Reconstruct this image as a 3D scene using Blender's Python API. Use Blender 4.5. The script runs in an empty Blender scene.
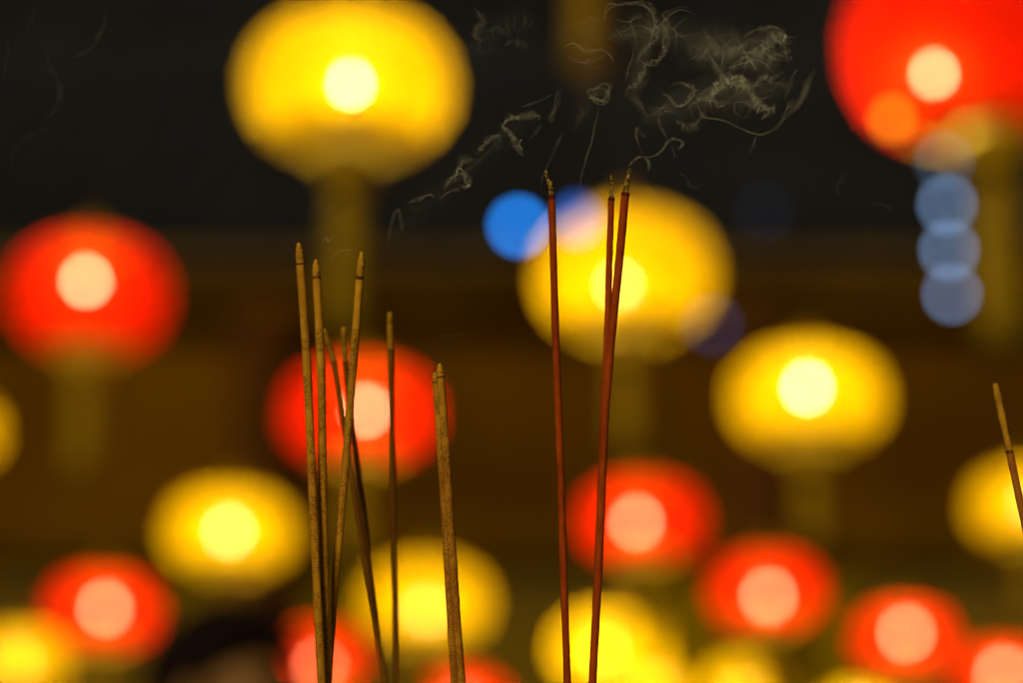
import bpy, bmesh, math, random
import numpy as np
from mathutils import Vector, Matrix, noise as mnoise

# ------------------------------------------------------------------ camera, world, sun, exposure
sc = bpy.context.scene
C = sc.collection
CAM = Vector((0.0, 0.0, 1.2)); TILT = math.radians(14.0)
LENS, SENSOR, W, H = 85.0, 36.0, 1024, 684
FPX = LENS / SENSOR * W
FWD = Vector((0, math.cos(TILT), math.sin(TILT))); UP = Vector((0, -math.sin(TILT), math.cos(TILT))); RT = Vector((1, 0, 0))
cd = bpy.data.cameras.new('camera'); cam = bpy.data.objects.new('camera', cd); C.objects.link(cam)
cam.location = CAM; cam.rotation_euler = (math.pi / 2 + TILT, 0, 0)
cd.lens = LENS; cd.sensor_width = SENSOR; cd.clip_start = 0.05; cd.clip_end = 2000
cd.dof.use_dof = True; cd.dof.focus_distance = 1.0
cd.dof.aperture_fstop = LENS / 1000 / (69.0 / FPX) ; cd.dof.aperture_blades = 0
sc.camera = cam

SUN_EL, SUN_AZ = math.radians(27), math.radians(198)      # behind the camera, to its left
wd = bpy.data.worlds.new('World'); sc.world = wd; wd.use_nodes = True
nt = wd.node_tree; bg = nt.nodes['Background']
sky = nt.nodes.new('ShaderNodeTexSky'); sky.sky_type = 'NISHITA'; sky.sun_disc = False
sky.sun_elevation = SUN_EL; sky.sun_rotation = SUN_AZ
nt.links.new(sky.outputs[0], bg.inputs[0]); bg.inputs[1].default_value = 0.0008
sl = bpy.data.lights.new('sun', 'SUN'); sl.energy = 2.2; sl.angle = math.radians(14); sl.color = (1.0, 0.72, 0.28)
sun = bpy.data.objects.new('sun', sl); C.objects.link(sun)
sd = Vector((math.sin(SUN_AZ) * math.cos(SUN_EL), math.cos(SUN_AZ) * math.cos(SUN_EL), math.sin(SUN_EL)))
sun.rotation_euler = sd.to_track_quat('Z', 'Y').to_euler()
sc.view_settings.view_transform = 'Standard'; sc.view_settings.look = 'None'
sc.view_settings.exposure = 0.0; sc.view_settings.gamma = 1.0
cy = sc.cycles
cy.use_adaptive_sampling = False
cy.max_bounces = 3; cy.diffuse_bounces = 2; cy.transmission_bounces = 2; cy.transparent_max_bounces = 16; cy.volume_bounces = 0
cy.sample_clamp_indirect = 3.0
cy.use_denoising = True

def ray(px, py):
    return FWD + RT * ((px - W / 2) / FPX) + UP * ((H / 2 - py) / FPX)
def at_depth(px, py, d): return CAM + ray(px, py) * d
def at_y(px, py, Y):
    r = ray(px, py); d = (Y - CAM.y) / r.y
    return CAM + r * d, d

# ------------------------------------------------------------------ material helpers
def mat(name):
    m = bpy.data.materials.new(name); m.use_nodes = True; m.node_tree.nodes.clear()
    out = m.node_tree.nodes.new('ShaderNodeOutputMaterial')
    return m, m.node_tree, out
def N(nt, t, **kw):
    n = nt.nodes.new(t)
    for k, v in kw.items():
        if k.startswith('i_'):
            n.inputs[k[2:].replace('_', ' ')].default_value = v
        else: setattr(n, k, v)
    return n
def principled(name, col, rough=0.6, metal=0.0, var=0.25, scale=8.0, bump=0.2, col2=None, spec=0.4):
    m, t, out = mat(name)
    p = N(t, 'ShaderNodeBsdfPrincipled'); p.inputs['Roughness'].default_value = rough; p.inputs['Metallic'].default_value = metal
    p.inputs['Specular IOR Level'].default_value = spec
    tc = N(t, 'ShaderNodeTexCoord'); ns = N(t, 'ShaderNodeTexNoise'); ns.inputs['Scale'].default_value = scale; ns.inputs['Detail'].default_value = 6
    t.links.new(tc.outputs['Object'], ns.inputs['Vector'])
    mx = N(t, 'ShaderNodeMix', data_type='RGBA')
    c2 = col2 or tuple(max(0, c * (1 - var * 1.6)) for c in col)
    mx.inputs[6].default_value = (*c2, 1); mx.inputs[7].default_value = (*[min(1, c * (1 + var)) for c in col], 1)
    rp = N(t, 'ShaderNodeMapRange'); rp.inputs['From Min'].default_value = .32; rp.inputs['From Max'].default_value = .68
    t.links.new(ns.outputs['Fac'], rp.inputs['Value']); t.links.new(rp.outputs[0], mx.inputs[0])
    t.links.new(mx.outputs[2], p.inputs['Base Color'])
    b = N(t, 'ShaderNodeBump'); b.inputs['Strength'].default_value = bump; b.inputs['Distance'].default_value = 0.01
    t.links.new(ns.outputs['Fac'], b.inputs['Height']); t.links.new(b.outputs[0], p.inputs['Normal'])
    t.links.new(p.outputs[0], out.inputs[0])
    return m
def emitter(name, col, s):
    m, t, out = mat(name); e = N(t, 'ShaderNodeEmission'); e.inputs[0].default_value = (*col, 1); e.inputs[1].default_value = s
    t.links.new(e.outputs[0], out.inputs[0]); return m

# ------------------------------------------------------------------ object helpers
def link_mesh(name, me, m, parent=None, smooth=True):
    o = bpy.data.objects.new(name, me); C.objects.link(o)
    if m and not me.materials: me.materials.append(m)
    if smooth: me.polygons.foreach_set('use_smooth', [True] * len(me.polygons))
    if parent: o.parent = parent
    return o
def from_bm(name, bm, m, parent=None, smooth=True):
    me = bpy.data.meshes.new(name); bmesh.ops.recalc_face_normals(bm, faces=bm.faces); bm.to_mesh(me); bm.free()
    return link_mesh(name, me, m, parent, smooth)
def thing(name, label, cat, loc=(0, 0, 0), rz=0, group=None):
    o = bpy.data.objects.new(name, None); C.objects.link(o); o.location = loc; o.rotation_euler = (0, 0, rz)
    o.empty_display_size = 0.05
    tag(o, label, cat, group); return o
def tag(o, label=None, cat=None, group=None, kind=None):
    if label: o['label'] = label
    if cat: o['category'] = cat
    if group: o['group'] = group
    if kind: o['kind'] = kind
    return o
def box(bm, x0, x1, y0, y1, z0, z1):
    r = bmesh.ops.create_cube(bm, size=1.0)
    for v in r['verts']:
        v.co = Vector(((x0 + x1) / 2 + v.co.x * (x1 - x0), (y0 + y1) / 2 + v.co.y * (y1 - y0), (z0 + z1) / 2 + v.co.z * (z1 - z0)))
    return r['verts']
def lathe(bm, prof, n=32, rib=0.0, ribs=0, cap=True, off=(0, 0, 0)):
    rings = []
    for (r, z) in prof:
        ring = []
        for i in range(n):
            a = 2 * math.pi * i / n
            k = 1.0 + (rib * (abs(math.sin(a * ribs / 2)) - 1.0) if ribs else 0.0)
            ring.append(bm.verts.new((off[0] + r * k * math.cos(a), off[1] + r * k * math.sin(a), off[2] + z)))
        rings.append(ring)
    for a, b in zip(rings, rings[1:]):
        for i in range(n):
            bm.faces.new((a[i], a[(i + 1) % n], b[(i + 1) % n], b[i]))
    if cap:
        bm.faces.new(rings[0][::-1]); bm.faces.new(rings[-1])
    return rings
def catmull(pts, n):
    P = [Vector(p) for p in pts]
    P = [P[0] * 2 - P[1]] + P + [P[-1] * 2 - P[-2]]
    seg = len(P) - 3; out = []
    for k in range(n):
        s = k / (n - 1) * seg; i = min(int(s), seg - 1); t = s - i
        a, b, c, d = P[i:i + 4]
        out.append(0.5 * ((2 * b) + (c - a) * t + (2 * a - 5 * b + 4 * c - d) * t * t + (3 * b - a - 3 * c + d) * t ** 3))
    return out
def tube(bm, path, radii, n=10, uv=None, jit=0.0, seed=0):
    rnd = random.Random(seed)
    rings = []; L = 0.0; Ls = []
    ref = Vector((0, 1, 0))
    for k, p in enumerate(path):
        t = (path[min(k + 1, len(path) - 1)] - path[max(k - 1, 0)]).normalized()
        a = t.cross(ref)
        a = a.normalized() if a.length > 1e-4 else Vector((1, 0, 0))
        b = t.cross(a).normalized()
        if k: L += (p - path[k - 1]).length
        Ls.append(L)
        rr = radii[k]
        rings.append([bm.verts.new(p + (a * math.cos(2 * math.pi * i / n) + b * math.sin(2 * math.pi * i / n)) * rr * (1 + jit * (rnd.random() - .5))) for i in range(n)])
    lay = bm.loops.layers.uv.verify() if uv else None
    for k in range(len(rings) - 1):
        for i in range(n):
            f = bm.faces.new((rings[k][i], rings[k][(i + 1) % n], rings[k + 1][(i + 1) % n], rings[k + 1][i]))
            if lay:
                for lp, (uu, vv) in zip(f.loops, ((i, Ls[k]), (i + 1, Ls[k]), (i + 1, Ls[k + 1]), (i, Ls[k + 1]))):
                    lp[lay].uv = (uu / n, vv)
    bm.faces.new(rings[0][::-1]); bm.faces.new(rings[-1])
    return rings

# ------------------------------------------------------------------ materials
M = {}
M['ground'] = principled('stone_paving', (0.10, 0.09, 0.08), 0.8, scale=3)
M['brown_wall'] = principled('brown_painted_timber', (0.100, 0.049, 0.001), 0.9, var=0.35, scale=0.45, bump=.1, spec=0)
M['ochre_wall'] = principled('ochre_plaster', (0.165, 0.122, 0.001), 0.9, var=0.35, scale=0.4, bump=.1, spec=0)
M['column'] = principled('dark_red_lacquer', (0.085, 0.033, 0.002), 0.7, scale=4, spec=.1)
M['beam'] = principled('painted_beam', (0.088, 0.048, 0.001), 0.9, scale=3, spec=0)
M['window'] = principled('paper_window', (0.13, 0.095, 0.002), 0.9, scale=2, var=.3, spec=.2)
M['lattice'] = principled('lattice_timber', (0.09, 0.055, 0.003), 0.8, scale=5)
M['roof'] = principled('grey_roof_tile', (0.0085, 0.0122, 0.029), 0.9, scale=1.2, var=.3, spec=.2)
M['metal'] = principled('dark_metal', (0.05, 0.05, 0.05), 0.5, 0.6, scale=10)
M['cable'] = principled('black_cable', (0.02, 0.02, 0.02), 0.6)
M['gold'] = principled('gold_fabric', (0.45, 0.31, 0.005), 0.8, var=.3, scale=30, spec=.2)
M['tassel'] = principled('gold_tassel_thread', (0.27, 0.19, 0.002), 0.85, var=.35, scale=40, spec=.2)
M['collar'] = principled('gold_collar_cloth', (0.38, 0.27, 0.003), 0.8, var=.2, scale=30, spec=.1)
M['bronze'] = principled('bronze', (0.20, 0.12, 0.05), 0.45, 0.8, scale=9)
M['ash'] = principled('incense_ash', (0.35, 0.33, 0.30), 0.95, scale=60, bump=.6)
M['hair'] = principled('black_hair', (0.008, 0.004, 0.007), 0.7, scale=60, spec=.06)
M['skin'] = principled('skin', (0.17, 0.085, 0.03), 0.55, var=.1, scale=14)
M['shirt'] = principled('dark_cloth', (0.03, 0.03, 0.05), 0.85, scale=40)
M['trousers'] = principled('dark_trousers', (0.02, 0.02, 0.024), 0.85, scale=40)
M['white_porcelain'] = principled('white_socket', (0.5, 0.48, 0.42), 0.4)

def shade_mat(name, tl, df, tcol, T, fw, fwmix):
    m, t, out = mat(name)
    tr = N(t, 'ShaderNodeBsdfTransparent'); tr.inputs[0].default_value = (*tcol, 1)
    a = N(t, 'ShaderNodeBsdfTranslucent'); d = N(t, 'ShaderNodeBsdfDiffuse'); d.inputs[0].default_value = (*df, 1)
    # woven fabric: faint thread-density mottling of the cloth itself
    tc = N(t, 'ShaderNodeTexCoord'); ns = N(t, 'ShaderNodeTexNoise'); ns.inputs['Scale'].default_value = 18; ns.inputs['Detail'].default_value = 4
    t.links.new(tc.outputs['Object'], ns.inputs['Vector'])
    mx = N(t, 'ShaderNodeMix', data_type='RGBA'); mx.inputs[6].default_value = (*[c * .86 for c in tl], 1); mx.inputs[7].default_value = (*tl, 1)
    t.links.new(ns.outputs['Fac'], mx.inputs[0]); t.links.new(mx.outputs[2], a.inputs[0])
    m0 = N(t, 'ShaderNodeMixShader'); m0.inputs[0].default_value = 0.2
    t.links.new(a.outputs[0], m0.inputs[1]); t.links.new(d.outputs[0], m0.inputs[2])
    # cloth scatters light forward more than sideways
    rf_ = N(t, 'ShaderNodeBsdfRefraction'); rf_.inputs['Color'].default_value = (*fw, 1); rf_.inputs['Roughness'].default_value = 1.0; rf_.inputs['IOR'].default_value = 1.45
    m1 = N(t, 'ShaderNodeMixShader'); m1.inputs[0].default_value = fwmix
    t.links.new(m0.outputs[0], m1.inputs[1]); t.links.new(rf_.outputs[0], m1.inputs[2])
    m2 = N(t, 'ShaderNodeMixShader'); m2.inputs[0].default_value = T
    t.links.new(m1.outputs[0], m2.inputs[1]); t.links.new(tr.outputs[0], m2.inputs[2])
    t.links.new(m2.outputs[0], out.inputs[0])
    return m
SHADE_T = 0.5
M['yellow_shade'] = shade_mat('yellow_lantern_cloth', (0.98, 0.60, 0.001), (0.55, 0.33, 0.002), (1.0, 0.95, 0.72), SHADE_T, (1, .58, .004), .07)
M['red_shade'] = shade_mat('red_lantern_cloth', (0.95, 0.014, 0.001), (0.45, 0.01, 0.001), (1.0, 0.52, 0.33), SHADE_T, (1, .05, .002), .13)

# ------------------------------------------------------------------ ground and temple hall behind
bm = bmesh.new(); box(bm, -150, 150, -150, 150, -0.2, 0.0)
tag(from_bm('ground', bm, M['ground'], smooth=False), kind='structure', label='dark stone paving of the temple court')

hall = thing('temple_hall', 'dim brown temple hall with grey roof far behind the lanterns', 'building', (0, 12, 0))
def part(name, m, parent, *boxes):
    bm = bmesh.new()
    for b in boxes: box(bm, *b)
    return from_bm(name, bm, m, parent, smooth=False)
part('plinth', M['ground'], hall, (-9.4, 9.4, -1.2, 3.0, 0, 0.5))
part('wall', M['ochre_wall'], hall, (-9, 9, 0, 0.3, 0.5, 3.15))
part('upper_wall', M['brown_wall'], hall, (-9, 9, 0.02, 0.3, 3.15, 4.62))
part('beam', M['beam'], hall, (-9.1, 9.1, -0.16, 0.0, 3.05, 3.27))
part('beam', M['beam'], hall, (-9.1, 9.1, -0.2, 0.0, 4.3, 4.5))
for i in range(8):
    x = -8.6 + i * 2.457
    bm = bmesh.new(); lathe(bm, [(.22, .5), (.22, .62), (.16, .66), (.15, 4.25), (.19, 4.3)], 20, off=(x, -.18, 0)); from_bm('column', bm, M['column'], hall)
for i in range(7):
    x = -8.6 + (i + .5) * 2.457
    w = part('window', M['window'], hall, (x - .62, x + .62, -.035, -.003, 1.3, 2.85))
    part('frame', M['lattice'], w, (x - .70, x - .62, -.06, -.004, 1.22, 2.93), (x + .62, x + .70, -.06, -.004, 1.22, 2.93), (x - .62, x + .62, -.06, -.004, 1.22, 1.3), (x - .62, x + .62, -.06, -.004, 2.85, 2.93))
    for k in range(1, 5): part('lattice_bar', M['lattice'], w, (x - .62 + k * .248 - .012, x - .62 + k * .248 + .012, -.052, -.036, 1.3, 2.85))
# roof: tile rolls running up the slope
bm = bmesh.new(); nx = 150
rows = []
for j, (y, z) in enumerate(((-.36, 4.66), (0.7, 5.1), (1.8, 5.8), (3.2, 6.8), (4.0, 7.6))):
    rows.append([bm.verts.new((-10 + 20 * i / (nx * 2), y, z + .06 * abs(math.sin(math.pi * i / 4)))) for i in range(nx * 2 + 1)])
for a, b in zip(rows, rows[1:]):
    for i in range(nx * 2): bm.faces.new((a[i], a[i + 1], b[i + 1], b[i]))
rf = from_bm('roof', bm, M['roof'], hall, smooth=False)
sm = rf.modifiers.new('thick', 'SOLIDIFY'); sm.thickness = 0.08; sm.offset = -1
part('ridge', M['roof'], rf, (-10, 10, 3.85, 4.2, 7.55, 7.95))
part('eave_board', M['lattice'], rf, (-10, 10, -.35, -0.32, 4.50, 4.57))

# ------------------------------------------------------------------ blue lamps on the hall
def floodlamp(px, py, Y, col, s, r, label):
    p, d = at_y(px, py, Y)
    t = thing('flood_lamp', label, 'lamp', p, group='small dim lamps on the hall')
    bm = bmesh.new(); lathe(bm, [(r * .55, .10), (r * .9, .06), (r * 1.15, .0), (r * 1.15, -.012)], 20)
    h = from_bm('housing', bm, M['metal'], t); h.rotation_euler = (-math.pi / 2 + TILT, 0, 0)
    bm = bmesh.new(); lathe(bm, [(r * 1.0, 0), (r * .8, r * .18), (r * .4, r * .3), (r * .05, r * .34)], 20)
    l = from_bm('lens', bm, emitter('lamp_lens', col, s), t); l.rotation_euler = (math.pi / 2 + TILT, 0, 0); l.location = (0, -.013, 0)
    part('bracket', M['metal'], t, (-.012, .012, .08, (11.64 if p.z > 4.4 else 11.98) - Y, -.01, .012))
floodlamp(519, 227, 11.2, (0.012, 0.22, 0.80), 18, .032, 'bright sky blue lamp left of the lone red joss stick')
floodlamp(713, 326, 11.7, (0.10, 0.12, 0.30), 2.6, .030, 'dim violet blue lamp at the lower right of a yellow lantern')
floodlamp(766, 212, 11.7, (0.10, 0.16, 0.40), 0.4, .036, 'faint navy lamp high between yellow and red lanterns')

# ------------------------------------------------------------------ hanging cables
ROW = [3.7, 4.3, 4.85, 5.8, 6.6, 7.4, 8.3]
ZC = 4.4
for x in (-5.0, 5.0):
    bm = bmesh.new(); lathe(bm, [(.09, 0), (.09, .02), (.05, .03), (.045, ZC + .1), (.06, ZC + .1), (.03, ZC + .16)], 16)
    o = from_bm('cable_post', bm, M['metal']); o.location = (x, 1.0, 0)
    tag(o, 'steel post carrying lantern cables on the %s of the court' % ('left' if x < 0 else 'right'), 'post', 'cable posts')
    bm = bmesh.new(); tube(bm, [Vector((x, 1.0, ZC)), Vector((x, 6, ZC - .004)), Vector((x, 12, ZC))], [.006] * 3, 8)
    tag(from_bm('main_cable', bm, M['cable']), 'black main cable running to the hall on the %s' % ('left' if x < 0 else 'right'), 'cable', 'lantern cables')
words = ['nearest', 'second', 'third', 'fourth', 'fifth', 'sixth', 'farthest']
for y, wd_ in zip(ROW, words):
    bm = bmesh.new(); tube(bm, [Vector((-5, y, ZC)), Vector((0, y, ZC - .02)), Vector((5, y, ZC))], [.004] * 3, 6)
    tag(from_bm('cross_cable', bm, M['cable']), '%s thin black cable the lanterns hang from' % wd_, 'cable', 'lantern cables')

# ------------------------------------------------------------------ lanterns
def lantern(colour, row, cx, cy, w, disc, label, ratio=0.72, power=6.4, tassel=0.20, glow=1.0, tx=0.0, bpx=10.0):
    h = w * ratio; w = max(w - 38, w * .72); ratio = max(h - 45, .60 * w) / w; cy = cy + (4 if cy > 200 else 0)
    Y = ROW[row]
    c, d = at_y(cx, cy, Y)
    R = w * d / FPX / 2; Hh = R * ratio
    t = thing(colour + '_lantern', label, 'lantern', c, group=colour + ' lanterns hung over the court')
    sh = M[colour + '_shade']
    # shade: oblate ribbed body, open at both ends
    prof = []; ns = 26; amax = 1.24
    for k in range(ns + 1):
        a = -amax + 2 * amax * k / ns
        prof.append((R * math.cos(a) ** 0.64, Hh * math.sin(a) / math.sin(amax) * (1.0)))
    bm = bmesh.new(); lathe(bm, prof, 96, 0.022, 24, cap=False); from_bm('shade', bm, sh, t)
    rb = prof[0][0]; zb = prof[0][1]
    # hoops
    bm = bmesh.new(); lathe(bm, [(rb * 1.02, zb - .006), (rb * 1.06, zb), (rb * 1.02, zb + .006), (rb * .97, zb), (rb * 1.02, zb - .006)], 40, cap=False); from_bm('bottom_hoop', bm, M['gold'], t)
    bm = bmesh.new(); lathe(bm, [(rb * 1.02, -zb - .006), (rb * 1.06, -zb), (rb * 1.02, -zb + .006), (rb * .97, -zb), (rb * 1.02, -zb - .006)], 40, cap=False); from_bm('top_hoop', bm, M['gold'], t)
    # embroidered gold border with a wavy edge round the lower end of the shade
    bm = bmesh.new(); n = 96; g = []
    for j in range(5):
        ring = []
        for i in range(n):
            an = 2 * math.pi * i / n
            top = -0.90 + 0.05 * math.sin(an * 8)
            a = -amax + (amax + top) * j / 4
            rr = R * math.cos(a) ** .64 * (1 + .022 * (abs(math.sin(an * 12)) - 1)) + .002
            ring.append(bm.verts.new((rr * math.cos(an), rr * math.sin(an), Hh * math.sin(a) / math.sin(amax))))
        g.append(ring)
    for a, b in zip(g, g[1:]):
        for i in range(n): bm.faces.new((a[i], a[(i + 1) % n], b[(i + 1) % n], b[i]))
    from_bm('border', bm, M['border_' + colour], t)
    # collar and tassel below
    k = R / 0.2
    bm = bmesh.new(); lathe(bm, [(.008, zb - .012 * k), (.056 * k, zb - .004), (.060 * k, zb - .03 * k), (.054 * k, zb - .06 * k), (.040 * k, zb - .085 * k), (.01, zb - .09 * k)], 32); from_bm('collar', bm, M['collar'], t).location.x = tx
    zt = zb - .085 * k; L = tassel * k
    bm = bmesh.new(); lathe(bm, [(.012 * k, zt), (.034 * k, zt - .015 * k), (.030 * k, zt - .03 * k), (.036 * k, zt - .06 * k), (.038 * k, zt - L * .8), (.041 * k, zt - L), (.02 * k, zt - L * .985)], 72, .16, 36); from_bm('tassel', bm, M['tassel'], t).location.x = tx
    # top cap, cord
    bm = bmesh.new(); lathe(bm, [(rb * .9, -zb + .002), (rb * .55, -zb + .012 * k), (.02 * k, -zb + .03 * k), (.016 * k, -zb + .06 * k), (.005, -zb + .065 * k)], 32); from_bm('top_cap', bm, M['gold'], t)
    bm = bmesh.new(); tube(bm, [Vector((0, 0, -zb + .03 * k)), Vector((0, 0, ZC - .01 - c.z))], [.0025] * 2, 6); from_bm('cord', bm, M['cable'], t)
    # bulb with socket
    if disc:
        bp, _ = at_y(disc[0], disc[1], Y); bl = bp - c
    else: bl = Vector((0, 0, 0))
    br = bpx / 2 * d / FPX
    bm = bmesh.new(); lathe(bm, [(.15 * br, -br), (.6 * br, -.8 * br), (.95 * br, -.3 * br), (.98 * br, .15 * br), (.75 * br, .7 * br), (.5 * br, 1.1 * br), (.4 * br, 1.25 * br)], 16)
    b = from_bm('bulb', bm, bulb_glass(round(glow * (.62 if colour == 'red' else 1.0), 3)), t); b.location = bl
    bm = bmesh.new(); lathe(bm, [(.45 * br, 1.25 * br), (.5 * br, 2.2 * br), (.25 * br, 2.6 * br)], 12); s = from_bm('socket', bm, M['white_porcelain'], b)
    ld = bpy.data.lights.new('lantern_light', 'POINT'); ld.energy = power * (1.05 if colour == 'red' else 1.0) * (1, 1, 1, 1.1, 1.35, 1.75, 1.75)[row] * (R / .2) ** 2; ld.color = (1.0, 0.84, 0.55); ld.shadow_soft_size = br * 2.4
    lo = bpy.data.objects.new('lantern_light', ld); C.objects.link(lo); lo.parent = t; lo.location = bl
    return t
def border(name, col, tl, mixf=.2):
    m, t, out = mat(name); d = N(t, 'ShaderNodeBsdfDiffuse'); d.inputs[0].default_value = (*col, 1)
    a = N(t, 'ShaderNodeBsdfTranslucent'); a.inputs[0].default_value = (*tl, 1)
    tr = N(t, 'ShaderNodeBsdfTransparent')
    x = N(t, 'ShaderNodeMixShader'); x.inputs[0].default_value = mixf
    t.links.new(d.outputs[0], x.inputs[1]); t.links.new(a.outputs[0], x.inputs[2])
    y = N(t, 'ShaderNodeMixShader'); y.inputs[0].default_value = .08
    t.links.new(x.outputs[0], y.inputs[1]); t.links.new(tr.outputs[0], y.inputs[2]); t.links.new(y.outputs[0], out.inputs[0])
    return m
M['border_yellow'] = border('gold_border_cloth', (.5, .32, .01), (.5, .30, .004))
M['border_red'] = border('red_gold_border_cloth', (.36, .05, .004), (.7, .04, .002), .45)

Lt = lantern
_bg = {}
def bulb_glass(g):
    if g not in _bg: _bg[g] = emitter('warm_bulb', (1.0, 0.86, 0.60), 58.0 * g)
    return _bg[g]
Lt('yellow', 0, 350, 86, 242, (351, 85), 'largest yellow lantern, at the top left of centre', tassel=.30)
Lt('red', 2, 90, 293, 188, (86, 282), 'red lantern whole at the far left, gold tassel below it', glow=1.8, tassel=.27, power=5.5, ratio=.80)
Lt('red', 0, 967, 42, 276, (935, 75), 'large red lantern in the top right corner above blue light string', glow=1.6, tx=.035, tassel=.30, power=5.5, ratio=.84)
Lt('yellow', 1, 627, 272, 212, (619, 287), 'yellow lantern behind the tips of the tall red incense sticks', glow=.22, ratio=.76)
Lt('yellow', 2, 809, 395, 188, (808, 389), 'bright yellow lantern alone in the right half')
Lt('red', 2, 360, 410, 186, (366, 412), 'red lantern behind the thin printed incense sticks', glow=1.5, ratio=.70)
Lt('yellow', 3, 230, 529, 160, (229, 533), 'yellow lantern lower left, directly left of the printed sticks', glow=.3)
Lt('yellow', 3, 427, 599, 160, (427, 614), 'yellow lantern low behind the paired thick incense sticks', glow=.1)
Lt('red', 3, 643, 517, 155, (637, 524), 'red lantern right behind the lower red incense sticks')
Lt('red', 4, 767, 588, 142, (769, 598), 'red lantern below the bright yellow lantern in the right half')
Lt('red', 5, 905, 636, 125, (907, 635), 'small red lantern low at the right, below right of another red lantern')
Lt('red', 4, 103, 608, 142, (105, 610), 'red lantern in the lower left corner area')
Lt('yellow', 3, 1028, 503, 148, (1034, 506), 'yellow lantern cut by the right edge behind the single stick', glow=.08)
Lt('yellow', 4, 22, 656, 116, (18, 664), 'yellow lantern cut by the lower left corner', glow=.03)
Lt('red', 5, 320, 654, 112, (320, 668), 'small red lantern behind the feet of the printed sticks', glow=.4)
Lt('yellow', 5, 611, 646, 146, (604, 655), 'yellow lantern at the bottom behind the two red sticks', glow=.03)
Lt('yellow', 6, 655, 694, 92, (655, 690), 'small yellow lantern cut by the bottom edge, beside the red sticks', glow=.02)
Lt('yellow', 6, 745, 684, 104, (742, 700), 'small dim yellow lantern cut by the bottom edge under a red lantern', glow=.02)
Lt('yellow', 6, 858, 712, 96, None, 'yellow lantern showing only its top at the bottom right edge', glow=.2)
Lt('red', 5, 1002, 672, 108, (1004, 676), 'small red lantern in the lower right corner')
Lt('red', 6, 462, 702, 118, None, 'red lantern showing only its top at the bottom edge', glow=.2)
Lt('yellow', 2, -57, 428, 150, (-70, 430), 'yellow lantern mostly outside the left edge')
Lt('yellow', 1, 585, -122, 200, None, 'yellow lantern above the frame, only its tassel showing', tassel=.29)

# ------------------------------------------------------------------ light string and amber bulb
def bulb_mesh(bm, r):
    lathe(bm, [(.1 * r, -r), (.6 * r, -.8 * r), (.97 * r, -.2 * r), (.95 * r, .25 * r), (.6 * r, .8 * r), (.35 * r, 1.2 * r)], 16)
YS = 8.3
ps = [at_y(x, y, YS)[0] for x, y in ((945, 162), (948, 205), (950, 251), (953, 295))]
ls = thing('light_string', 'vertical string of pale blue bulbs below the top right red lantern', 'string lights', ps[3])
bm = bmesh.new(); tube(bm, [p - ps[3] + Vector((0, .024, 0)) for p in ps[::-1]] + [Vector((ps[0].x - ps[3].x, .0, ZC - .016 - ps[3].z))], [.002] * 5, 6); from_bm('cord', bm, M['cable'], ls)
for p, s in zip(ps, (4, 15, 15, 13)):
    bm = bmesh.new(); bulb_mesh(bm, .017); b = from_bm('bulb', bm, emitter('pale_blue_bulb', (.34, .55, .92), s * .52), ls); b.location = p - ps[3]
    bm = bmesh.new(); lathe(bm, [(.008, .025), (.011, .045), (.005, .050)], 10); from_bm('socket', bm, M['metal'], b)
pa = at_y(893, 120, 3.42)[0]
ab = thing('amber_bulb', 'amber light bulb glowing through the edge of the top right red lantern', 'light bulb', pa)
bm = bmesh.new(); bulb_mesh(bm, .0115); from_bm('bulb', bm, emitter('amber_glass', (1.0, .34, .01), 4.5), ab)
bm = bmesh.new(); lathe(bm, [(.005, .0145), (.007, .026), (.003, .030)], 10); from_bm('socket', bm, M['metal'], ab)
bm = bmesh.new(); tube(bm, [Vector((0, 0, .028)), Vector((0, .3, ZC - .012 - pa.z))], [.0015] * 2, 6); from_bm('cord', bm, M['cable'], ab)

for (x, y, col, st, lab) in ((577, 221, (.03, .17, .75), 2.9, 'blue bulb hanging at the upper left of a yellow lantern'),):
    pb = at_y(x, y, 3.7)[0]
    bb = thing('blue_bulb', lab, 'light bulb', pb, group='blue bulbs on cords')
    bm = bmesh.new(); bulb_mesh(bm, .0175); from_bm('bulb', bm, emitter('blue_glass', col, st), bb)
    bm = bmesh.new(); lathe(bm, [(.006, .0215), (.008, .033), (.003, .037)], 10); from_bm('socket', bm, M['metal'], bb)
    bm = bmesh.new(); tube(bm, [Vector((0, 0, .028)), Vector((0, 0, ZC - .014 - pb.z))], [.0015] * 2, 6); from_bm('cord', bm, M['cable'], bb)

# ------------------------------------------------------------------ person (only the head shows above the lower edge)
def skin_body(nodes, edges, sub=2):
    me = bpy.data.meshes.new('body'); me.from_pydata([n[0] for n in nodes], edges, [])
    o = bpy.data.objects.new('body', me); C.objects.link(o)
    o.modifiers.new('skin', 'SKIN')
    for i, n in enumerate(nodes):
        sv = me.skin_vertices[0].data[i]; sv.radius = n[1]; sv.use_root = (i == 0)
    s = o.modifiers.new('sub', 'SUBSURF'); s.levels = sub; s.render_levels = sub
    dg = bpy.context.evaluated_depsgraph_get()
    m2 = bpy.data.meshes.new_from_object(o.evaluated_get(dg))
    bpy.data.objects.remove(o); return m2
head_px, Yh = (236, 605), 2.9
top, _ = at_y(head_px[0], head_px[1], Yh)
hs = top.z
per = thing('person', 'person with short dark hair standing at the bottom left, turned to the right', 'person', (top.x, Yh, 0), rz=math.radians(62))
k = hs / 1.70
def V(x, y, z): return (x * k, y * k, z * k)
nodes = [(V(0, 0, .95), (.15, .11)), (V(0, 0, 1.12), (.135, .10)), (V(0, -.01, 1.30), (.155, .11)), (V(0, 0, 1.41), (.10, .085)), (V(0, .0, 1.47), (.055, .055)), (V(0, -.01, 1.53), (.06, .07)),
         (V(0, -.012, 1.58), (.072, .088)), (V(0, -.005, 1.635), (.066, .082))]
edges = [(i, i + 1) for i in range(7)]
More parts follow.
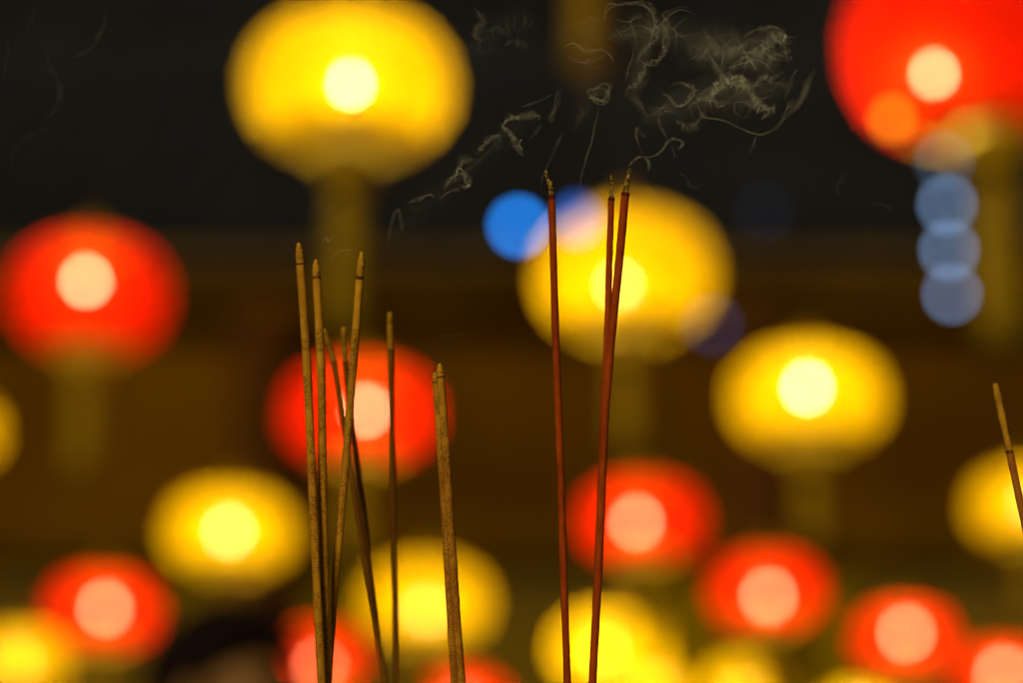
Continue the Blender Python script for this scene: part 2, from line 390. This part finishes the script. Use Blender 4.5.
for s in (-1, 1):
    b = len(nodes)
    nodes += [(V(.17 * s, 0, 1.385), (.058, .058)), (V(.215 * s, .0, 1.12), (.042, .042)), (V(.20 * s, -.10, .92), (.034, .034)), (V(.19 * s, -.16, .85), (.036, .022)), (V(.185 * s, -.19, .78), (.02, .014))]
    edges += [(3, b), (b, b + 1), (b + 1, b + 2), (b + 2, b + 3), (b + 3, b + 4)]
    b = len(nodes)
    nodes += [(V(.095 * s, 0, .86), (.09, .09)), (V(.10 * s, -.01, .48), (.058, .06)), (V(.10 * s, .015, .09), (.042, .042)), (V(.105 * s, -.12, .04), (.042, .03))]
    edges += [(0, b), (b, b + 1), (b + 1, b + 2), (b + 2, b + 3)]
me = skin_body(nodes, edges)
for m_ in (M['skin'], M['shirt'], M['trousers']): me.materials.append(m_)
for v in me.vertices:
    z = v.co.z / k; x = v.co.x / k
    if z > 1.5 and v.co.y < 0:          # face: nose, brow, chin, eye hollows
        v.co.y -= .022 * k * math.exp(-((z - 1.575) / .022) ** 2 - (x / .014) ** 2)
        v.co.y -= .008 * k * math.exp(-((z - 1.515) / .018) ** 2 - (x / .03) ** 2)
        for s in (-1, 1): v.co.y += .010 * k * math.exp(-((z - 1.598) / .014) ** 2 - ((x - .03 * s) / .016) ** 2)
for p in me.polygons:
    z = p.center.z / k; x = abs(p.center.x / k)
    p.material_index = 0 if z > 1.44 or (x > .17 and z < .93 and p.center.y < -.09 * k) else (1 if z > .95 or x > .165 and z > .9 else 2)
body = link_mesh('body', me, None, per)
bm = bmesh.new()                          # hair: a full cap with an uneven fringe
bmesh.ops.create_uvsphere(bm, u_segments=48, v_segments=30, radius=1)
for v in bm.verts:
    d = v.co.copy(); nse = mnoise.noise(d * 3.2) * .05 + mnoise.noise(d * 9) * .025
    v.co = Vector((d.x * .094 * (1 + nse), d.y * .112 * (1 + nse) + .008, d.z * .118 * (1 + nse) + 1.588)) * k
kill = [v for v in bm.verts if (v.co.y / k < -.02 and v.co.z / k < 1.625 + .012 * math.sin(v.co.x / k * 90)) or v.co.z / k < 1.50]
bmesh.ops.delete(bm, geom=kill, context='VERTS')
hr = from_bm('hair', bm, M['hair'], per); hm = hr.modifiers.new('thick', 'SOLIDIFY'); hm.thickness = .012; hm.offset = -1
for s in (-1, 1):
    bm = bmesh.new(); bmesh.ops.create_uvsphere(bm, u_segments=14, v_segments=10, radius=1)
    for v in bm.verts: v.co = Vector((v.co.x * .010 + s * .094, v.co.y * .018 + .005, v.co.z * .030 + 1.565)) * k
    from_bm('ear', bm, M['skin'], per)
    bm = bmesh.new(); bmesh.ops.create_uvsphere(bm, u_segments=12, v_segments=8, radius=.012 * k)
    e = from_bm('eye', bm, M['hair'], per); e.location = Vector((s * .03, -.082, 1.598)) * k
bm = bmesh.new(); bmesh.ops.create_uvsphere(bm, u_segments=14, v_segments=8, radius=1)
for v in bm.verts: v.co = Vector((v.co.x * .022, v.co.y * .008 - .088, v.co.z * .006 + 1.54)) * k
from_bm('mouth', bm, principled('lips', (.30, .10, .07), .5), per)

# ------------------------------------------------------------------ incense urn below the frame
ur = thing('incense_urn', 'bronze tripod urn full of ash that holds the incense sticks', 'incense urn', (0.03, 1.0, 0))
ZA = 1.19
bm = bmesh.new(); box(bm, -.34, .34, -.30, .34, 0, .55); bmesh.ops.bevel(bm, geom=bm.edges[:], offset=.015, segments=2, affect='EDGES'); from_bm('pedestal', bm, M['ground'], ur, smooth=False)
bm = bmesh.new(); lathe(bm, [(.05, .80), (.18, .83), (.25, .92), (.27, 1.02), (.25, 1.12), (.245, 1.17), (.275, 1.20), (.275, 1.215), (.255, 1.215), (.235, 1.17), (.235, 1.12)], 48, cap=False); from_bm('bowl', bm, M['bronze'], ur)
bm = bmesh.new(); lathe(bm, [(.01, ZA + .008), (.12, ZA + .004), (.236, ZA - .01), (.236, ZA - .06)], 40); from_bm('ash_bed', bm, M['ash'], ur)
for i in range(3):
    a = math.pi / 2 + i * 2 * math.pi / 3
    bm = bmesh.new(); tube(bm, [Vector((math.cos(a) * r, math.sin(a) * r, z)) for r, z in ((.17, .90), (.21, .80), (.19, .68), (.22, .551))], [.05, .04, .03, .04], 14); from_bm('leg', bm, M['bronze'], ur)

# ------------------------------------------------------------------ incense sticks
def stick_mat(name, base, dark, prints, rough=.65, start=0.0):
    m, t, out = mat(name); p = N(t, 'ShaderNodeBsdfPrincipled'); p.inputs['Roughness'].default_value = rough; p.inputs['Specular IOR Level'].default_value = .12
    uv = N(t, 'ShaderNodeUVMap'); tc = N(t, 'ShaderNodeTexCoord')
    mp = N(t, 'ShaderNodeMapping'); mp.inputs['Scale'].default_value = (480, 480, 110); t.links.new(tc.outputs['Object'], mp.inputs[0])
    ns = N(t, 'ShaderNodeTexNoise'); ns.inputs['Scale'].default_value = 1; ns.inputs['Detail'].default_value = 5; t.links.new(mp.outputs[0], ns.inputs['Vector'])
    ns2 = N(t, 'ShaderNodeTexNoise'); ns2.inputs['Scale'].default_value = 45; ns2.inputs['Detail'].default_value = 3; t.links.new(tc.outputs['Object'], ns2.inputs['Vector'])
    ad = N(t, 'ShaderNodeMath', operation='MULTIPLY_ADD'); t.links.new(ns2.outputs['Fac'], ad.inputs[0]); ad.inputs[1].default_value = .6; 
    h = N(t, 'ShaderNodeMath', operation='MULTIPLY'); h.inputs[1].default_value = .6; t.links.new(ns.outputs['Fac'], h.inputs[0]); t.links.new(h.outputs[0], ad.inputs[2])
    r = N(t, 'ShaderNodeMapRange'); r.inputs['From Min'].default_value = .42; r.inputs['From Max'].default_value = .78; t.links.new(ad.outputs[0], r.inputs['Value'])
    mx = N(t, 'ShaderNodeMix', data_type='RGBA'); mx.inputs[6].default_value = (*dark, 1); mx.inputs[7].default_value = (*base, 1); t.links.new(r.outputs[0], mx.inputs[0])
    col = mx.outputs[2]
    if prints:
        sx = N(t, 'ShaderNodeSeparateXYZ'); t.links.new(uv.outputs[0], sx.inputs[0])
        # glyph strokes: small blocky cells, cut into word groups along the length
        mp2 = N(t, 'ShaderNodeMapping'); mp2.inputs['Scale'].default_value = (8, 760, 1); t.links.new(uv.outputs[0], mp2.inputs[0])
        oi = N(t, 'ShaderNodeObjectInfo'); of = N(t, 'ShaderNodeMath', operation='MULTIPLY'); of.inputs[1].default_value = 40; t.links.new(oi.outputs['Random'], of.inputs[0])
        cx_ = N(t, 'ShaderNodeCombineXYZ'); t.links.new(of.outputs[0], cx_.inputs[0]); t.links.new(cx_.outputs[0], mp2.inputs['Location'])
        vo = N(t, 'ShaderNodeTexNoise'); vo.inputs['Scale'].default_value = 1.0; vo.inputs['Detail'].default_value = 1.5; t.links.new(mp2.outputs[0], vo.inputs['Vector'])
        sb_ = N(t, 'ShaderNodeMath', operation='SUBTRACT'); sb_.inputs[1].default_value = .5; t.links.new(vo.outputs['Fac'], sb_.inputs[0])
        ab_ = N(t, 'ShaderNodeMath', operation='ABSOLUTE'); t.links.new(sb_.outputs[0], ab_.inputs[0])
        g1 = N(t, 'ShaderNodeMath', operation='LESS_THAN'); g1.inputs[1].default_value = .045; t.links.new(ab_.outputs[0], g1.inputs[0])
        wv = N(t, 'ShaderNodeTexNoise', noise_dimensions='1D'); wv.inputs['Scale'].default_value = 78; wv.inputs['Detail'].default_value = 1
        wa = N(t, 'ShaderNodeMath', operation='ADD'); t.links.new(sx.outputs['Y'], wa.inputs[0]); t.links.new(oi.outputs['Random'], wa.inputs[1]); t.links.new(wa.outputs[0], wv.inputs['W'])
        g2 = N(t, 'ShaderNodeMath', operation='GREATER_THAN'); g2.inputs[1].default_value = prints; t.links.new(wv.outputs['Fac'], g2.inputs[0])
        # one printed strip along the stick, facing out
        su = N(t, 'ShaderNodeMath', operation='PINGPONG'); su.inputs[1].default_value = .25; t.links.new(sx.outputs['X'], su.inputs[0])
        g3 = N(t, 'ShaderNodeMath', operation='GREATER_THAN'); g3.inputs[1].default_value = .085; t.links.new(su.outputs[0], g3.inputs[0])
        m1 = N(t, 'ShaderNodeMath', operation='MULTIPLY'); t.links.new(g1.outputs[0], m1.inputs[0]); t.links.new(g2.outputs[0], m1.inputs[1])
        m2 = N(t, 'ShaderNodeMath', operation='MULTIPLY'); t.links.new(m1.outputs[0], m2.inputs[0]); t.links.new(g3.outputs[0], m2.inputs[1])
        st_ = N(t, 'ShaderNodeMath', operation='GREATER_THAN'); st_.inputs[1].default_value = start; t.links.new(sx.outputs['Y'], st_.inputs[0])
        m4 = N(t, 'ShaderNodeMath', operation='MULTIPLY'); t.links.new(m2.outputs[0], m4.inputs[0]); t.links.new(st_.outputs[0], m4.inputs[1])
        m3 = N(t, 'ShaderNodeMath', operation='MULTIPLY'); m3.inputs[1].default_value = .62; t.links.new(m4.outputs[0], m3.inputs[0])
        hue = N(t, 'ShaderNodeMix', data_type='RGBA'); hue.inputs[6].default_value = (.12, .012, .006, 1); hue.inputs[7].default_value = (.012, .018, .008, 1)
        n3 = N(t, 'ShaderNodeTexNoise', noise_dimensions='1D'); n3.inputs['Scale'].default_value = 25; t.links.new(sx.outputs['Y'], n3.inputs['W'])
        r3 = N(t, 'ShaderNodeMapRange'); r3.inputs['From Min'].default_value = .5; r3.inputs['From Max'].default_value = .6; t.links.new(n3.outputs['Fac'], r3.inputs['Value']); t.links.new(r3.outputs[0], hue.inputs[0])
        mm = N(t, 'ShaderNodeMix', data_type='RGBA'); t.links.new(m3.outputs[0], mm.inputs[0]); t.links.new(col, mm.inputs[6]); t.links.new(hue.outputs[2], mm.inputs[7]); col = mm.outputs[2]
    t.links.new(col, p.inputs['Base Color'])
    b = N(t, 'ShaderNodeBump'); b.inputs['Strength'].default_value = .5; b.inputs['Distance'].default_value = .0007; t.links.new(ns.outputs['Fac'], b.inputs['Height']); t.links.new(b.outputs[0], p.inputs['Normal'])
    t.links.new(p.outputs[0], out.inputs[0]); return m
M['printed'] = stick_mat('printed_incense', (.62, .345, .030), (.36, .18, .018), .44, start=.022)
M['printed_dense'] = stick_mat('densely_printed_incense', (.56, .30, .028), (.32, .14, .018), .38, start=.006)
M['red_stick'] = stick_mat('red_incense', (.40, .072, .008), (.20, .030, .005), 0)
M['brown_stick'] = stick_mat('dark_brown_incense', (.30, .14, .016), (.17, .075, .010), 0)
M['maroon_stick'] = stick_mat('maroon_incense', (.42, .17, .03), (.24, .08, .015), 0)
M['ash_gold'] = stick_mat('ochre_ash', (.60, .345, .036), (.30, .16, .018), 0, .9)
def ash_mat():
    m, t, out = mat('speckled_ash'); p = N(t, 'ShaderNodeBsdfPrincipled'); p.inputs['Roughness'].default_value = .95
    tc = N(t, 'ShaderNodeTexCoord'); ns = N(t, 'ShaderNodeTexNoise'); ns.inputs['Scale'].default_value = 900; ns.inputs['Detail'].default_value = 4; t.links.new(tc.outputs['Object'], ns.inputs['Vector'])
    r = N(t, 'ShaderNodeMapRange'); r.inputs['From Min'].default_value = .42; r.inputs['From Max'].default_value = .58; t.links.new(ns.outputs['Fac'], r.inputs['Value'])
    mx = N(t, 'ShaderNodeMix', data_type='RGBA'); mx.inputs[6].default_value = (.04, .03, .01, 1); mx.inputs[7].default_value = (.42, .29, .05, 1); t.links.new(r.outputs[0], mx.inputs[0]); t.links.new(mx.outputs[2], p.inputs['Base Color'])
    b = N(t, 'ShaderNodeBump'); b.inputs['Strength'].default_value = 1; b.inputs['Distance'].default_value = .0006; t.links.new(ns.outputs['Fac'], b.inputs['Height']); t.links.new(b.outputs[0], p.inputs['Normal'])
    t.links.new(p.outputs[0], out.inputs[0]); return m
M['ash_speck'] = ash_mat()
M['char'] = stick_mat('charred_ochre', (.20, .09, .02), (.05, .02, .01), 0)
M['char_red'] = stick_mat('charred_red', (.14, .022, .006), (.06, .010, .004), 0)

def incense(pts, wpx, d, m, ash, ash_len, label, group, tip='point', d2=None, seed=0):
    """pts: pixels from the tip down; d: depth at the tip, d2 at the lowest point"""
    d2 = d if d2 is None else d2
    n = len(pts)
    P = [at_depth(x, y, d + (d2 - d) * i / (n - 1)) for i, (x, y) in enumerate(pts)]
    dirn = (P[-1] - P[-2]).normalized()
    s = (P[-1].z - (ZA - .03)) / -dirn.z
    P.append(P[-1] + dirn * s * .5); P.append(P[-1] + dirn * s * .5)
    path = catmull(P, 150)
    t = thing('incense_stick', label, 'incense stick', path[-1], group=group)
    loc = [p - path[-1] for p in path]
    R = wpx * .94 / FPX * d / 2
    L = ash_len / FPX * d
    acc = 0; cut = 1
    for i in range(1, len(loc)):
        acc += (loc[i] - loc[i - 1]).length
        if acc >= L: cut = i; break
    rnd = random.Random(seed)
    # resample the ash part finely so that it can be crumbly
    ap = catmull(loc[:cut + 2], 40)
    rad = []
    for i in range(len(ap)):
        u = i / (len(ap) - 1)
        if tip == 'point': f = min(1, .22 + .78 * (u / .45) ** .6) if u < .45 else 1
        elif tip == 'thin': f = .34 + .34 * u ** .7
        else: f = min(1, .6 + u * 5)
        rad.append(R * f * .9 * (1 + .22 * mnoise.noise(Vector((u * 5, seed * 7.3, 0)))))
    bm = bmesh.new(); tube(bm, ap, rad, 14, uv=True, jit=.04, seed=seed)
    for v in bm.verts: v.co += mnoise.noise_vector(v.co * 900 + Vector((seed * 3.1, 0, 0))) * R * .15
    from_bm('ash_tip', bm, ash, t)
    bp = loc[cut:]
    # charred ring where the glow has stopped
    cr = catmull([loc[cut - 1].lerp(loc[cut], .6), loc[cut], loc[cut].lerp(loc[cut + 1], .5), loc[cut + 1]], 8)
    bm = bmesh.new(); tube(bm, cr, [R * f for f in (.80, .97, 1.02, 1.05, 1.04, 1.05, 1.03, 1.0)], 12, uv=True, jit=.12, seed=seed + 3); from_bm('char_ring', bm, M['char_red'] if m is M['red_stick'] else M['char'], t)
    rb = [R * (1.0 + .03 * math.sin(i * .21 + seed) + .02 * math.sin(i * .53 + seed * 2)) for i in range(len(bp))]
    rb[0] *= .9
    bm = bmesh.new(); tube(bm, bp, rb, 14, uv=True, jit=.05, seed=seed + 9); from_bm('stick', bm, m, t)
    return t
G1, G2 = 'printed joss sticks on the left', 'tall red joss sticks'
incense([(299, 243), (303, 300), (308, 380), (312, 470), (317, 580), (322, 684)], 9.2, 1.0, M['printed'], M['ash_gold'], 20, 'ochre printed joss stick, tallest and leftmost of its bunch', G1, seed=1)
incense([(316, 260), (319, 320), (322, 390), (323, 480), (325, 580), (327, 684)], 9.0, 1.003, M['printed'], M['ash_gold'], 15, 'ochre printed joss stick just right of the leftmost one', G1, seed=2, d2=1.007)
incense([(362, 252), (357, 320), (351, 400), (343, 500), (334, 600), (328, 684)], 8.4, 1.012, M['printed'], M['ash_gold'], 24, 'ochre printed joss stick leaning right, its tip crossing other sticks', G1, seed=3, d2=1.016)
incense([(324, 330), (329, 344), (334, 362), (342, 410), (354, 490), (367, 570), (386, 684)], 6.4, 1.04, M['brown_stick'], M['ash_gold'], 36, 'thin dark joss stick with a bent ochre ash tip', G1, tip='round', seed=4, d2=1.06)
incense([(344, 328), (346, 362), (352, 420), (362, 500), (373, 590), (384, 684)], 6.6, 1.045, M['brown_stick'], M['ash_gold'], 36, 'thin dark joss stick with a straight short ash tip in the bunch', G1, tip='round', seed=5, d2=1.075)
incense([(390, 313), (391, 348), (392, 420), (394, 520), (396, 620), (397, 684)], 7.0, 1.05, M['brown_stick'], M['ash_gold'], 36, 'thin dark upright joss stick standing alone between bunch and pair', G1, tip='round', seed=6, d2=1.07)
incense([(440, 364), (445, 430), (450, 510), (456, 600), (462, 684)], 8.6, 1.0, M['printed_dense'], M['ash_gold'], 13, 'right and taller one of the two printed joss sticks pressed together', G1, seed=7)
incense([(436, 373), (440, 430), (445, 510), (450, 600), (455, 684)], 8.2, 1.006, M['printed_dense'], M['ash_gold'], 8, 'left and shorter one of the two printed joss sticks pressed together', G1, tip='round', seed=8, d2=1.006)
incense([(546, 171), (549, 183), (552, 197), (556, 330), (561, 470), (564, 570), (568, 684)], 8.0, 1.0, M['red_stick'], M['ash_speck'], 26, 'red joss stick standing alone, leftmost of the tall red ones', G2, tip='thin', seed=9)
incense([(612, 176), (612, 200), (610, 260), (608, 330), (604, 410), (601, 500), (597, 590), (594, 684)], 7.0, 1.014, M['red_stick'], M['ash_speck'], 22, 'red joss stick left of its neighbour, merging with it lower down', G2, tip='thin', seed=10, d2=1.018)
incense([(630, 169), (626, 195), (620, 260), (613, 330), (606, 410), (602, 500), (598, 590), (593, 684)], 8.8, 1.0, M['red_stick'], M['ash_speck'], 24, 'red joss stick with the highest tip, right one of the merging two', G2, tip='thin', seed=11)
incense([(996, 384), (1001, 408), (1010, 450), (1024, 517), (1034, 570), (1046, 640)], 8.0, 1.0, M['maroon_stick'], M['ash_gold'], 66, 'joss stick with a long ochre ash end at the right edge', 'single joss sticks', tip='round', seed=12)

# ------------------------------------------------------------------ smoke: thin twisting sheets of scattering air
def smoke_mat(dens):
    m, t, out = mat('incense_smoke'); v = N(t, 'ShaderNodeVolumePrincipled')
    v.inputs['Color'].default_value = (.78, .87, .97, 1); v.inputs['Density'].default_value = dens; v.inputs['Anisotropy'].default_value = -0.3
    t.links.new(v.outputs[0], out.inputs['Volume']); return m
SMOKE = smoke_mat(175.0)
PXM = 1.0 / FPX
def sheets(name, label, strokes, depth, seed0):
    V_, F_ = [], []
    for si, st in enumerate(strokes):
        pts, wpx, th = st[0], st[1], st[2]
        copies = (st[3] if len(st) > 3 else 1) if (len(st) < 4 or st[1] > 30) else max(1, st[3] - 1)
        for ci in range(copies):
            rnd = random.Random(seed0 * 1000 + si * 17 + ci)
            nu = max(24, int(sum(math.hypot(a[0] - b[0], a[1] - b[1]) for a, b in zip(pts, pts[1:])) / 1.6)); nv = 13
            jit = 0 if ci == 0 else 3 + 1.5 * ci
            p3 = [Vector((x + rnd.uniform(-jit, jit), y + rnd.uniform(-jit, jit), rnd.uniform(-1, 1) * (22 if ci == 0 else 110))) for x, y in pts]
            cur = catmull(p3, nu)
            ph0 = rnd.uniform(0, 6.28) if ci else 1.35 + rnd.uniform(-.3, .3); tw = rnd.uniform(-4.5, 4.5) if len(pts) > 2 else 1.0
            ww = wpx * (1 if ci == 0 else rnd.uniform(.9, 1.8)); tt = th * (1 if ci == 0 else rnd.uniform(.45, .9))
            o = Vector((rnd.uniform(0, 99), rnd.uniform(0, 99), rnd.uniform(0, 99)))
            base = len(V_); top, bot = [], []
            grid = np.zeros((nu, nv, 3))
            for i, c in enumerate(cur):
                tg = (cur[min(i + 1, nu - 1)] - cur[max(i - 1, 0)]); tg.z *= .3; tg.normalize()
                s = Vector((-tg.y, tg.x, 0)); u = i / (nu - 1)
                ph = ph0 + tw * u + 1.6 * mnoise.noise(o + Vector((u * 3, 0, 0)))
                env = .35 + .65 * min(1, u * 5) * min(1, (1 - u) * 4)
                for j in range(nv):
                    v = -1 + 2 * j / (nv - 1)
                    q = c + (s * math.cos(ph) + Vector((0, 0, 1)) * math.sin(ph)) * (v * ww / 2 * env)
                    q += mnoise.noise_vector(q * .040 + o) * min(6, .8 + .25 * ww) * min(1, u * 4)
                    q += mnoise.noise_vector(q * .11 + o) * min(.7, .04 * ww) * min(1, u * 4)
                    grid[i, j] = q
            gu = np.gradient(grid, axis=0); gv = np.gradient(grid, axis=1)
            nrm = np.cross(gu, gv); nrm /= np.linalg.norm(nrm, axis=2, keepdims=True) + 1e-9
            for i in range(nu):
                u = i / (nu - 1); e = min(1, u * 6 + .15) * min(1, (1 - u) * 4)
                e *= .55 + .9 * max(0, .5 + mnoise.noise(o + Vector((7, u * 6, 1))))
                for j in range(nv):
                    v = -1 + 2 * j / (nv - 1)
                    h = 2.0 * tt * e * max(0, 1 - v * v) ** 1.2 / 2 + .001
                    for sg in (1, -1):
                        q = grid[i, j] + nrm[i, j] * h * sg
                        dd = depth + q[2] * PXM
                        V_.append(at_depth(q[0], q[1], dd))
            def idx(i, j, s): return base + (i * nv + j) * 2 + s
            for i in range(nu - 1):
                for j in range(nv - 1):
                    F_.append((idx(i, j, 0), idx(i + 1, j, 0), idx(i + 1, j + 1, 0), idx(i, j + 1, 0)))
                    F_.append((idx(i, j, 1), idx(i, j + 1, 1), idx(i + 1, j + 1, 1), idx(i + 1, j, 1)))
                F_.append((idx(i, 0, 0), idx(i, 0, 1), idx(i + 1, 0, 1), idx(i + 1, 0, 0)))
                F_.append((idx(i, nv - 1, 0), idx(i + 1, nv - 1, 0), idx(i + 1, nv - 1, 1), idx(i, nv - 1, 1)))
            for j in range(nv - 1):
                F_.append((idx(0, j, 0), idx(0, j + 1, 0), idx(0, j + 1, 1), idx(0, j, 1)))
                F_.append((idx(nu - 1, j, 0), idx(nu - 1, j, 1), idx(nu - 1, j + 1, 1), idx(nu - 1, j + 1, 0)))
    org = V_[0].copy()
    me = bpy.data.meshes.new(name); me.from_pydata([v - org for v in V_], [], F_)
    o = link_mesh(name, me, SMOKE); o.location = org
    return tag(o, label, 'smoke', kind='stuff')

# (pixels along the wisp, sheet width, thickness in pixels, number of neighbouring sheets)
red = [
    ([(580, 188), (584, 170), (591, 145), (597, 120), (600, 104)], 2.6, .9),
    ([(600, 104), (592, 96), (596, 88), (606, 90), (609, 99), (601, 105), (594, 100), (599, 92), (605, 97)], 5, .5, 3),
    ([(541, 190), (545, 170), (558, 145), (566, 130)], 5, .3),
    ([(629, 168), (633, 161), (641, 156), (648, 160), (650, 170), (646, 173)], 5, .6, 2),
    ([(644, 157), (652, 157), (662, 150), (670, 142), (678, 140), (684, 144), (681, 150), (676, 147)], 5, .8, 2),
    ([(644, 155), (638, 142), (637, 128), (643, 136), (648, 140)], 6, .4, 2),
    ([(670, 142), (662, 128), (660, 117), (668, 112), (680, 115)], 6, .5, 2),
    ([(672, 146), (675, 160)], 5, .3),
    ([(660, 92), (670, 97), (678, 107), (686, 105), (692, 100), (696, 92), (690, 85), (678, 83), (666, 88)], 8, .45, 3),
    ([(690, 101), (698, 106), (703, 117), (713, 119), (727, 123), (742, 128), (752, 133), (764, 134), (776, 127), (788, 116), (800, 104), (808, 88), (815, 72), (812, 66)], 7, .6, 2),
    ([(782, 118), (790, 106), (801, 100), (808, 84), (813, 70)], 10, .6, 2),
    ([(799, 68), (794, 77), (789, 90), (787, 102)], 6, .4),
    ([(709, 108), (713, 94), (722, 84), (734, 79), (745, 82), (753, 94), (764, 106), (772, 110), (774, 103)], 14, .5, 5),
    ([(743, 118), (736, 112), (736, 103), (745, 101), (751, 108), (748, 117), (741, 118)], 6, .35, 2),
    ([(711, 58), (718, 66), (724, 76), (732, 82), (744, 86), (752, 82)], 9, .45, 3),
    ([(704, 32), (712, 46), (722, 54), (738, 50), (746, 44), (760, 40)], 16, .3, 3),
    ([(730, 70), (742, 62), (757, 58), (768, 44), (778, 34), (786, 46), (790, 66)], 18, .3, 5),
    ([(740, 40), (760, 28), (776, 26), (784, 30)], 9, .45, 2),
    ([(752, 90), (762, 78), (774, 78), (784, 70)], 12, .35, 3),
    ([(603, 22), (608, 11), (624, 4), (642, 5), (652, 14), (655, 32), (650, 46), (641, 56), (640, 60)], 8, .45, 3),
    ([(614, 18), (628, 22), (640, 14), (648, 22)], 8, .35, 2),
    ([(638, 58), (647, 64), (656, 63), (662, 56), (668, 40), (664, 26), (668, 15), (684, 11), (700, 14)], 10, .4, 3),
    ([(645, 62), (646, 74), (638, 82), (632, 92), (640, 106), (648, 120)], 12, .3, 3),
    ([(635, 46), (632, 60), (627, 76), (624, 84)], 4, .45),
    ([(563, 48), (574, 44), (586, 52), (602, 49), (612, 58), (614, 66)], 8, .5, 2),
    ([(566, 56), (580, 62), (596, 60), (606, 54)], 10, .25, 2),
    ([(690, 105), (706, 100), (722, 104), (736, 98)], 10, .35, 3),
    ([(680, 120), (690, 128), (700, 120), (704, 112)], 10, .3, 3),
    ([(757, 135), (755, 146), (749, 156)], 5, .3),
    ([(560, 100), (550, 120), (556, 98), (566, 88)], 10, .22, 2),
    ([(676, 170), (686, 178), (694, 186), (706, 182)], 8, .10, 2),
    ([(848, 170), (838, 186), (842, 200)], 8, .09, 1), ([(872, 204), (884, 206), (894, 212)], 5, .12, 1),
]
red += [
    ([(640, 120), (680, 105), (720, 90), (760, 95), (800, 80)], 46, .12, 5), ([(690, 60), (725, 45), (760, 60), (790, 50)], 60, .13, 5),
    ([(610, 40), (650, 30), (690, 40), (720, 60)], 50, .11, 4), ([(640, 100), (640, 60), (655, 30), (650, 5)], 34, .10, 3), ([(575, 130), (590, 90), (585, 40), (600, 5)], 40, .07, 3)]
sheets('smoke', 'curling grey smoke drifting up from the tall red joss sticks', red, 1.0, 3)
left = [
    ([(502, 130), (508, 121), (520, 116), (534, 116), (544, 120)], 9, .6, 3),
    ([(503, 126), (510, 134), (516, 146), (522, 156)], 10, .5, 3),
    ([(530, 140), (537, 132), (542, 122)], 5, .3, 1),
    ([(520, 108), (540, 100), (556, 92)], 4, .35, 1),
    ([(546, 120), (556, 108), (562, 92)], 8, .22, 2),
    ([(478, 150), (486, 140), (498, 136), (505, 146)], 14, .25, 3),
    ([(445, 190), (452, 178), (462, 172), (470, 180), (466, 188), (458, 184)], 9, .5, 3),
    ([(455, 182), (460, 168), (466, 158), (476, 160)], 14, .3, 3),
    ([(408, 204), (418, 200), (430, 195), (437, 197)], 7, .65, 2),
    ([(387, 244), (392, 226), (398, 210), (403, 222), (401, 236)], 6, .4, 2),
    ([(440, 200), (450, 192), (462, 190)], 9, .35, 2),
    ([(322, 246), (326, 236), (330, 242), (334, 234)], 6, .45, 2), ([(330, 262), (340, 252), (354, 250)], 4, .4, 1),
    ([(474, 10), (484, 22), (478, 34), (482, 44)], 12, .25, 3), ([(505, 46), (516, 40), (528, 48)], 14, .18, 2),
    ([(435, 330), (446, 336), (462, 334), (474, 336)], 4, .10, 1),
]
left += [([(390, 240), (430, 200), (470, 170), (510, 130), (560, 100)], 44, .035, 3), ([(470, 60), (490, 30), (520, 20), (540, 30)], 50, .035, 2)]
sheets('smoke', 'pale smoke wisps drifting between the largest yellow lantern and blue lamps', left, 1.004, 5)
far = [
    ([(108, 4), (104, 26), (94, 44), (80, 56), (66, 62)], 9, .28, 2),
    ([(44, 42), (48, 62), (57, 84), (59, 102), (50, 116), (40, 128)], 8, .30, 2),
    ([(36, 4), (30, 22), (24, 36)], 9, .2, 1), ([(52, 126), (40, 132), (22, 140), (12, 156), (12, 174)], 6, .3, 2), ([(8, 40), (6, 60), (4, 80)], 10, .2, 1),
]
sheets('smoke', 'faint smoke wisp in the dark upper left corner', [(p, w, t * .4, *c) for p, w, t, *c in far], 1.06, 7)
